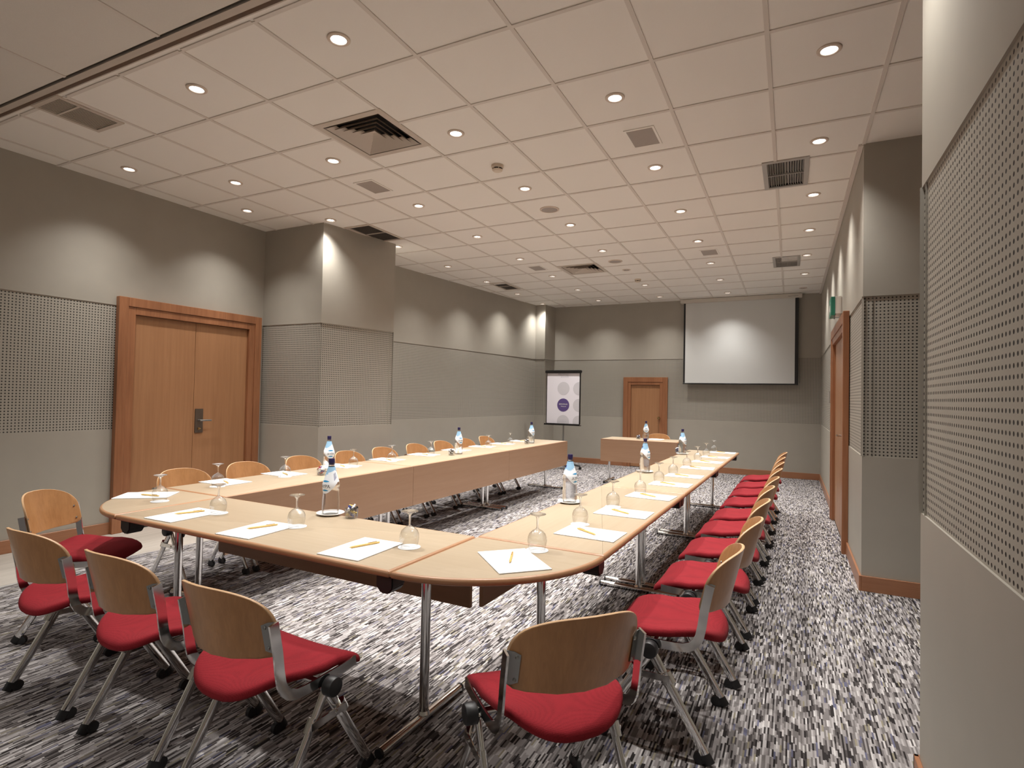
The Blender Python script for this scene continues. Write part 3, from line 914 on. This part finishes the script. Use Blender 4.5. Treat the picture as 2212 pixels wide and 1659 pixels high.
for k in range(3):
    seat_set(f'on the camera-side table, {FN[k]}', FX[k], 1.5 + random.uniform(-2, 2), (FX[k][0] - .012, FX[k][1] + .03), -24 + random.uniform(-4, 4), FG[k])
seat_set('on the corner table near the double door', (-2.215, -1.06), -52, (-2.17, -1.07), -80, (-1.97, -1.13))
LY = [-.47, .04, .66, 1.28, 1.88, 2.52, 3.12, 3.66, 4.24]
LGY = [-.62, -.06, .68, 1.20, 1.84, None, 3.07, 3.66, 4.26]
for k in range(9):
    x = -2.275 + .021 * LY[k]
    seat_set(f'{ORD[k]} place from the camera, left-hand row', (x, LY[k]), -90 + random.uniform(-4, 4),
             (x + .03, LY[k] - .02), -118 + random.uniform(-6, 6), (x + .12, LGY[k]) if LGY[k] is not None else None)
seat_set('on the small desk', (-.62, 6.02), 180, None, 0, (-.80, 6.02))

def bottle_set(where, b, yaw, saucer, sw, n_sweets=9, pal=(0, 1, 2, 3)):
    dz = 0.0
    if saucer:
        place(make_saucer, 'saucer', (b[0], b[1], ZT), 0, f'white china saucer under the water bottle {where}'); dz = .0056
    place(make_bottle, 'bottle', (b[0], b[1], ZT + dz), R(yaw), f'clear water bottle with blue and white label {where}')
    if sw:
        place(make_sweets_glass, 'dish', (sw[0], sw[1], ZT), 0, f'small glass dish of wrapped sweets {where}')
        spots = []
        for lay, rr, cnt in ((.019, .016, 4), (.033, .016, 4), (.047, .017, 5), (.059, .010, 3)):
            for q in range(cnt): spots.append((lay, rr, 2 * PI * q / cnt + lay * 40))
        for q, (z, rr, a) in enumerate(spots[:n_sweets] if n_sweets < 16 else spots):
            o = sweet(SWM[pal[(q * 3 + q // 4) % len(pal)]])
            o.location = (sw[0] + rr * math.cos(a), sw[1] + rr * math.sin(a), ZT + z)
            o.rotation_euler = (random.uniform(-.4, .4), random.uniform(-.5, .5), a + random.uniform(.6, 1.6))
            o.scale = (.80, .9, .9)
            tag(o, f'foil-wrapped sweet in the glass dish {where}', 'sweet', f'wrapped sweets {where}')
bottle_set('on the camera-side table', (-.886, -.882), -2, True, (-.735, -.885), 16)
bottle_set('on the first left-hand table', (-2.10, .34), 65, False, (-2.00, .16), 16, (0, 4, 1, 0))
bottle_set('on the second left-hand table', (-1.985, 2.19), 65, False, (-1.97, 2.02), 16, (0, 3, 0, 3))
bottle_set('on the third left-hand table', (-1.93, 4.03), 65, False, (-1.925, 3.87), 16, (0, 3, 0, 3))
bottle_set('on the first right-hand table', (.10, .135), 75, True, None)
bottle_set('on the second right-hand table', (.165, 1.87), 75, True, None)
bottle_set('on the third right-hand table', (.17, 3.78), 75, True, (.085, 3.96), 16, (3, 0, 3, 1))
bottle_set('on the small desk', (-.755, 5.90), 20, False, (-.885, 5.92), 16, (0, 3, 3, 1))

# ------------------------------------------------------------------ flip chart in the corner
fc = thing('flip_chart', 'black flip chart stand with printed welcome sheet in the back corner', 'flip chart', (-2.56, 6.86, 0), R(-3))
bm = bmesh.new(); box(bm, -.355, .355, -.012, .012, .86, 1.83)
bmesh.ops.bevel(bm, geom=list(bm.edges), offset=.004, segments=1, affect='EDGES')
build('board', bm, 'blackm', fc)
bm = bmesh.new(); box(bm, -.375, .375, -.04, .02, 1.825, 1.885)
bmesh.ops.bevel(bm, geom=list(bm.edges), offset=.012, segments=3, affect='EDGES')
build('clamp_bar', bm, 'blackm', fc)
bm = bmesh.new(); box(bm, -.37, .37, -.06, .012, .835, .848); box(bm, -.37, .37, -.062, -.055, .835, .862)
build('pen_tray', bm, 'blackm', fc)
bm = bmesh.new()
ys = -.016
box(bm, -.335, .335, ys, ys + .003, .868, 1.83, 0)
clip = (-.335, .335, .868, 1.83)
for cx, cz, m_ in ((.01, 1.535, 1), (.335, 1.535, 1), (.01, 1.22, 2), (.335, 1.22, 1), (.01, .905, 1), (.335, .905, 1)):
    q = disc(bm, (cx, cz), .125, 40, 0, clip)
    qq = []
    for p in q:
        if not qq or (abs(p[0] - qq[-1][0]) + abs(p[1] - qq[-1][1])) > 1e-5: qq.append(p)
    f = bm.faces.new([bm.verts.new((x, ys - .0012, z)) for x, z in qq]); f.material_index = m_
text_faces(bm, 'MEETING', .052, lambda x, y: (x - .0, ys - .002, 1.785 + y), 3)
text_faces(bm, '@ NOVOTEL', .028, lambda x, y: (x + .035, ys - .002, 1.745 + y), 3)
text_faces(bm, 'BIENVENUE', .034, lambda x, y: (x + .01, ys - .002, 1.225 + y), 4)
text_faces(bm, 'Welcome', .028, lambda x, y: (x + .015, ys - .002, 1.185 + y), 4)
text_faces(bm, 'www.novotel.com', .018, lambda x, y: (x + .01, ys - .002, .905 + y), 3)
build('printed_sheet', bm, ['sheet', 'sheet_c', 'purple', 'ink', 'white'], fc, smooth=False)
bm = bmesh.new(); cyl(bm, (0, .03, .12), (0, .03, 1.2), .016, 16); cyl(bm, (0, .03, .10), (0, .03, .5), .021, 16)
build('pole', bm, 'steel', fc)
bm = bmesh.new(); lathe(bm, [(0, .075), (.05, .075), (.045, .12), (.025, .14), (0, .14)], 20, 0, (0, .03))
build('hub', bm, 'black', fc)
for k in range(5):
    a = R(72 * k + 20)
    bm = bmesh.new(); sweep(bm, [(.03 * math.cos(a), .03 + .03 * math.sin(a), .105), (.2 * math.cos(a), .03 + .2 * math.sin(a), .09), (.33 * math.cos(a), .03 + .33 * math.sin(a), .07)], oval(.016, .022, 10), (0, 0, 1))
    lg = build('leg', bm, 'black', fc)
    bm = bmesh.new(); c = (.33 * math.cos(a), .03 + .33 * math.sin(a))
    e = Vector((-math.sin(a), math.cos(a), 0)) * .022
    cyl(bm, Vector((c[0], c[1], .0275)) - e, Vector((c[0], c[1], .0275)) + e, .027, 16)
    build('caster', bm, 'black', lg)

# ------------------------------------------------------------------ projection screen, wall switch, exit sign
sc_ = thing('projection_screen', 'pull-down white projection screen lowered on the back wall', 'projection screen', (.45, 8.0, 1.665))
h0 = 3.222 - 1.665
bm = bmesh.new(); box(bm, -1.045, 1.045, -.07, .075, h0, h0 + .074)
bmesh.ops.bevel(bm, geom=list(bm.edges), offset=.008, segments=2, affect='EDGES')
text_faces(bm, 'MULTI VISION', .026, lambda x, y: (x + .90, -.0712, h0 + .016 + y), 1, .3)
build('housing', bm, ['housing', 'black'], sc_)
bm = bmesh.new()
box(bm, -.955, .935, -.001, .001, .022, h0, 0)
for a, b in ((-.988, -.955), (.935, .992)): box(bm, a, b, -.001, .001, .022, h0, 1)
build('screen_cloth', bm, ['screen', 'black'], sc_)
bm = bmesh.new(); cyl(bm, (-.99, 0, .014), (.995, 0, .014), .012, 14)
build('weight_bar', bm, 'blackm', sc_)
sw = thing('wall_switch', 'small grey wall control box beside the right-hand double door', 'switch', (1.80, 5.25, 1.44))
bm = bmesh.new(); box(bm, -.032, 0, -.05, .05, -.075, .075)
bmesh.ops.bevel(bm, geom=list(bm.edges), offset=.004, segments=2, affect='EDGES')
build('case', bm, 'vent_g', sw)
bm = bmesh.new(); box(bm, -.006, 0, -.006, .006, -.46, -.075)
build('conduit', bm, 'paint', sw)
ex = thing('exit_sign', 'green and white emergency exit sign above the right-hand double door', 'sign', (1.80, 3.75, 2.30))
bm = bmesh.new(); box(bm, -.062, 0, -.15, .15, 0, .19)
bmesh.ops.bevel(bm, geom=list(bm.edges), offset=.008, segments=2, affect='EDGES')
build('case', bm, 'white', ex)
bm = bmesh.new(); box(bm, -.10, -.063, -.15, .15, -.01, .185, 0)
def exf(a, z): return (-.1008, a, z)
for q in ([(.02, .05), (.09, .05), (.09, .02), (.135, .085), (.09, .15), (.09, .12), (.02, .12)],
          [(-.03, .13), (-.05, .15), (-.07, .13), (-.05, .112)], [(-.04, .108), (-.07, .108), (-.085, .06), (-.12, .03), (-.11, .02), (-.07, .05), (-.05, .02), (-.03, .02), (-.055, .06)]):
    f = bm.faces.new([bm.verts.new(exf(a, z)) for a, z in q]); f.material_index = 1
build('sign_face', bm, ['green', 'white'], ex, smooth=False)
bm = bmesh.new(); cyl(bm, (-.07, -.12, -.05), (-.07, -.12, 0), .008, 10); cyl(bm, (-.075, -.12, -.035), (0, -.12, -.035), .006, 10)
build('mount', bm, 'steel', ex)

# ------------------------------------------------------------------ ceiling fittings
DIM = {(-.9, 5.1), (1.5, 7.5)}
def make_downlight(off, label):
    t = thing('downlight', label, 'ceiling light', group='recessed ceiling downlights')
    bm = bmesh.new(); lathe(bm, [(.0425, .003), (.0425, -.004), (.046, -.0065), (.058, -.0045), (.0622, -.001), (.0622, .0035)], 40)
    build('trim_ring', bm, 'ring', t, sharp=70)
    bm = bmesh.new(); lathe(bm, [(.0430, -.003), (.0415, .010), (.038, .028), (.031, .045), (.026, .052)], 24)
    build('reflector', bm, 'reflector', t, sharp=15)
    bm = bmesh.new(); lathe(bm, [(0, .0115), (.030, .0125), (.0395, .0165), (.0395, .024), (0, .03)], 24)
    build('lamp_bulb', bm, 'bulb_off' if off else 'bulb', t)
    return t
def spot(name, loc, watts, ang, blend, col, rad):
    l = bpy.data.lights.new(name, 'SPOT'); l.energy = watts; l.spot_size = R(ang); l.spot_blend = blend; l.color = col; l.shadow_soft_size = rad
    o = bpy.data.objects.new(name, l); C.objects.link(o); o.location = loc
    return o
ROWN = {-3.9: 'above the double door', -3.3: 'in the line along the left wall', -2.1: 'in the line over the left-hand tables', -.9: 'in the middle line of the room',
        .3: 'in the line over the right-hand tables', 1.5: 'in the line along the right wall'}
for (x, y) in LAMPS:
    k = COLS[x].index(y); off = (x, y) in DIM
    lab = f'round recessed downlight, {ORD[k]} from the camera {ROWN[x]}' + (', unlit' if off else '')
    key = 'dl_off' if off else 'dl'
    place(lambda l, off=off: make_downlight(off, l), key, (x, y, CZ), 0, lab)
    if not off:
        pw = .62 if (x < -3.8 or x > 1 or y > 7 or (x < -3 and y != 2.7)) else 1.22
        spot('downlight_beam', (x, y, CZ - .012), 46 * pw, 108, .75, (1.0, .965, .915), .04)
        spot('downlight_core', (x, y, CZ - .012), 64 * pw, 78, 1.0, (1.0, .975, .93), .04)

for k, (x, y) in enumerate([(-3.0, -4.5), (-1.2, -4.5), (.6, -4.5), (-2.1, -5.7), (-.3, -5.7)]):  # unseen downlights added on the ceiling behind the camera to brighten the foreground
    place(lambda l: make_downlight(False, l), 'dl', (x, y, CZ - .003), 0, f'unseen fill downlight added behind the camera, {ORD[k]} one')
    spot('downlight_beam', (x, y, CZ - .015), 30, 150, .5, (1.0, .965, .915), .04)

def make_diffuser(label):
    t = thing('ceiling_diffuser', label, 'air vent', group='square ceiling air diffusers')
    bm = bmesh.new(); H = .30
    def sq(a, z): return [bm.verts.new((sx * a, sy * a, z)) for sx, sy in ((1, 1), (-1, 1), (-1, -1), (1, -1))]
    def ringf(p, q):
        for i in range(4): bm.faces.new([p[i], p[(i + 1) % 4], q[(i + 1) % 4], q[i]])
    a = sq(H + .004, .006); b = sq(H + .004, -.003); c = sq(H - .045, -.003); d = sq(H - .045, .05)
    ringf(a, b); ringf(b, c); ringf(c, d)
    build('frame', bm, 'vent', t, smooth=False)
    for k in range(5):
        bm = bmesh.new(); o_ = .232 - .044 * k
        p = sq(o_ + .012, -.003); q = sq(o_ - .030, .036); r_ = sq(o_ - .033, .036); s_ = sq(o_ + .009, -.003)
        ringf(p, q); ringf(q, r_); ringf(r_, s_)
        if k == 4:
            bm.faces.new(sq(.026, .036))
        build('louvre', bm, 'vent', t, smooth=False)
    bm = bmesh.new(); bm.faces.new(sq(.285, .10)); z0 = sq(.285, .10); z1 = sq(.285, .004); ringf(z0, z1)
    build('backing', bm, 'dark', t, smooth=False)
    return t
place(make_diffuser, 'diff', (DIFF[0][0], DIFF[0][1], CZ), 0, 'large square louvred ceiling diffuser nearer the camera')
place(make_diffuser, 'diff', (DIFF[1][0], DIFF[1][1], CZ), 0, 'square louvred ceiling diffuser farther down the room')

GL = ['long slatted ceiling grille beside the partition track', 'ceiling grille against the left column', 'ceiling grille along the far left wall',
      'grey two-bank ceiling grille by the right wall, nearer one', 'grey egg-crate ceiling grille by the right wall, farther one']
for (x0, x1, y0, y1, kind), lab in zip(GRILLES, GL):
    cx, cy = (x0 + x1) / 2, (y0 + y1) / 2; a, b = (x1 - x0) / 2, (y1 - y0) / 2
    t = thing('ceiling_grille', lab, 'air vent', (cx, cy, CZ))
    fr = .036 if kind != 'slat' else .03
    fm = 'vent_g' if kind in ('blade', 'grid') else 'vent'
    bm = bmesh.new()
    for q in ((-a, -a + fr, -b, b), (a - fr, a, -b, b), (-a + fr, a - fr, -b, -b + fr), (-a + fr, a - fr, b - fr, b)): box(bm, *q, -.005, .006)
    yc = b * .27 if kind == 'slat' else 0
    if kind == 'slat': yc = -b * .30
    box(bm, -a + fr, a - fr, yc - .007, yc + .007, -.004, .006)
    if kind == 'blade' or kind == 'grid': pass
    build('frame', bm, fm, t, smooth=False)
    bm = bmesh.new(); box(bm, -a + .004, a - .004, -b + .004, b - .004, .07, .075)
    for q in ((-a + .004, -a + .008, -b, b), (a - .008, a - .004, -b, b), (-a, a, -b + .004, -b + .008), (-a, a, b - .008, b - .004)): box(bm, *q, .006, .075)
    build('backing', bm, 'dark', t, smooth=False)
    for s0, s1 in ((-b + fr, yc - .007), (yc + .007, b - fr)):
        bm = bmesh.new()
        if kind == 'blade' or kind == 'grid':
            n = 15 if kind == 'blade' else 14
            for k in range(n):
                x = -a + fr + (2 * (a - fr)) * (k + .5) / n
                mt = Matrix.Translation((x, 0, .014)) @ Matrix.Rotation(R((32 if k < n / 2 else -32) if kind == 'blade' else 0), 4, 'Y')
                box(bm, -.0012, .0012, s0, s1, -.012, .012, 0, mt)
            if kind == 'grid':
                for k in range(6):
                    y = s0 + (s1 - s0) * (k + .5) / 6; box(bm, -a + fr, a - fr, y - .001, y + .001, .0, .02)
        elif kind == 'slat':
            n = 15
            for k in range(n):
                x = -a + fr + (2 * (a - fr)) * (k + .5) / n
                box(bm, x - .0032, x + .0032, s0, s1, .0, .003)
        else:
            n = 22
            for k in range(n):
                x = -a + fr + (2 * (a - fr)) * (k + .5) / n
                box(bm, x - .0012, x + .0012, s0, s1, .004, .008)
            for k in range(16):
                y = s0 + (s1 - s0) * (k + .5) / 16; box(bm, -a + fr, a - fr, y - .001, y + .001, .004, .012)
        build('slats', bm, fm if kind != 'fine' else 'vent_dark', t, smooth=False)

def make_sqspk(label):
    t = thing('ceiling_panel', label, 'ceiling panel', group='small square ceiling panels')
    bm = bmesh.new(); a, b, w = .093, .137, .016
    for q in ((-a - w, -a, -b - w, b + w), (a, a + w, -b - w, b + w), (-a, a, -b - w, -b), (-a, a, b, b + w)): box(bm, *q, -.003, .004)
    build('frame', bm, 'tile', t, smooth=False)
    bm = bmesh.new(); box(bm, -a, a, -b, b, -.001, .004); build('mesh_panel', bm, 'grey_mesh', t, smooth=False)
    return t
for (x, y), lab in zip(SQ, ['small rectangular ceiling panel over the left-hand tables, nearer one', 'small rectangular ceiling panel over the right-hand tables, nearer one',
                            'small rectangular ceiling panel over the left-hand tables, farther one', 'small rectangular ceiling panel over the right-hand tables, farther one']):
    place(make_sqspk, 'sqs', (x, y, CZ), 0, lab)
def make_spk(label):
    t = thing('ceiling_speaker', label, 'speaker', group='round ceiling speakers')
    bm = bmesh.new(); lathe(bm, [(.082, .004), (.082, -.003), (.088, -.006), (.098, -.003), (.10, .004)], 36); build('rim', bm, 'ring', t, sharp=70)
    bm = bmesh.new(); lathe(bm, [(0, -.004), (.05, -.0035), (.082, -.002), (.082, .003)], 36); build('grille', bm, 'grey_mesh', t)
    return t
place(make_spk, 'spk', (-.915, 2.13, CZ), 0, 'round ceiling speaker over the middle of the room, nearer one')
place(make_spk, 'spk', (-.908, 4.525, CZ), 0, 'round ceiling speaker over the middle of the room, farther one')
def make_smoke(label):
    t = thing('smoke_detector', label, 'smoke detector', group='smoke detectors')
    bm = bmesh.new(); lathe(bm, [(0, .003), (.052, .003), (.052, -.014), (.050, -.018), (.046, -.022), (0, -.022)], 32); build('base', bm, 'cream', t)
    bm = bmesh.new(); lathe(bm, [(.040, -.022), (.040, -.034)], 32); build('vent_gap', bm, 'dark', t)
    bm = bmesh.new()
    for k in range(6):
        w = R(60 * k + 12); c, s = math.cos(w), math.sin(w)
        cyl(bm, (.043 * c, .043 * s, -.022), (.041 * c, .041 * s, -.036), .004, 8)
    lathe(bm, [(.044, -.033), (.044, -.037), (.034, -.046), (0, -.047)], 32); build('head', bm, 'cream', t)
    return t
place(make_smoke, 'smk', (-.892, .94, CZ), 0, 'smoke detector between the big diffuser and the nearer speaker')
place(make_smoke, 'smk', (-.905, 5.82, CZ), 0, 'smoke detector beyond the farther diffuser')

# ------------------------------------------------------------------ camera, world, view
F = 1213.0
cam = bpy.data.cameras.new('camera'); co = bpy.data.objects.new('camera', cam); C.objects.link(co)
cam.sensor_fit = 'HORIZONTAL'; cam.sensor_width = 36.0; cam.lens = 36.0 * F / 2212.0
cam.clip_start = .02; cam.clip_end = 60
yaw, pit, rol = R(26.417), R(1.231), R(1.132)
f = Vector((-math.sin(yaw) * math.cos(pit), math.cos(yaw) * math.cos(pit), math.sin(pit)))
r0 = Vector((math.cos(yaw), math.sin(yaw), 0)); u0 = r0.cross(f)
r = r0 * math.cos(rol) + u0 * math.sin(rol); u = -r0 * math.sin(rol) + u0 * math.cos(rol)
mt = Matrix((r, u, -f)).transposed().to_4x4(); mt.translation = Vector((1.327, -3.172, 1.371))
co.matrix_world = mt
S.camera = co
w = bpy.data.worlds.new('world'); S.world = w; w.use_nodes = True
w.node_tree.nodes['Background'].inputs[0].default_value = (.9, .85, .8, 1); w.node_tree.nodes['Background'].inputs[1].default_value = 0.0
vs = S.view_settings
vs.view_transform = 'Standard'; vs.look = 'None'; vs.gamma = 1.0; vs.exposure = 0.52; vs.use_curve_mapping = False
S.cycles.max_bounces = 10; S.cycles.diffuse_bounces = 6; S.cycles.glossy_bounces = 5; S.cycles.transmission_bounces = 8
S.cycles.transparent_max_bounces = 24; S.cycles.sample_clamp_indirect = 4.0; S.cycles.blur_glossy = 0.5
S.cycles.caustics_reflective = False; S.cycles.caustics_refractive = False
S.cycles.use_denoising = True
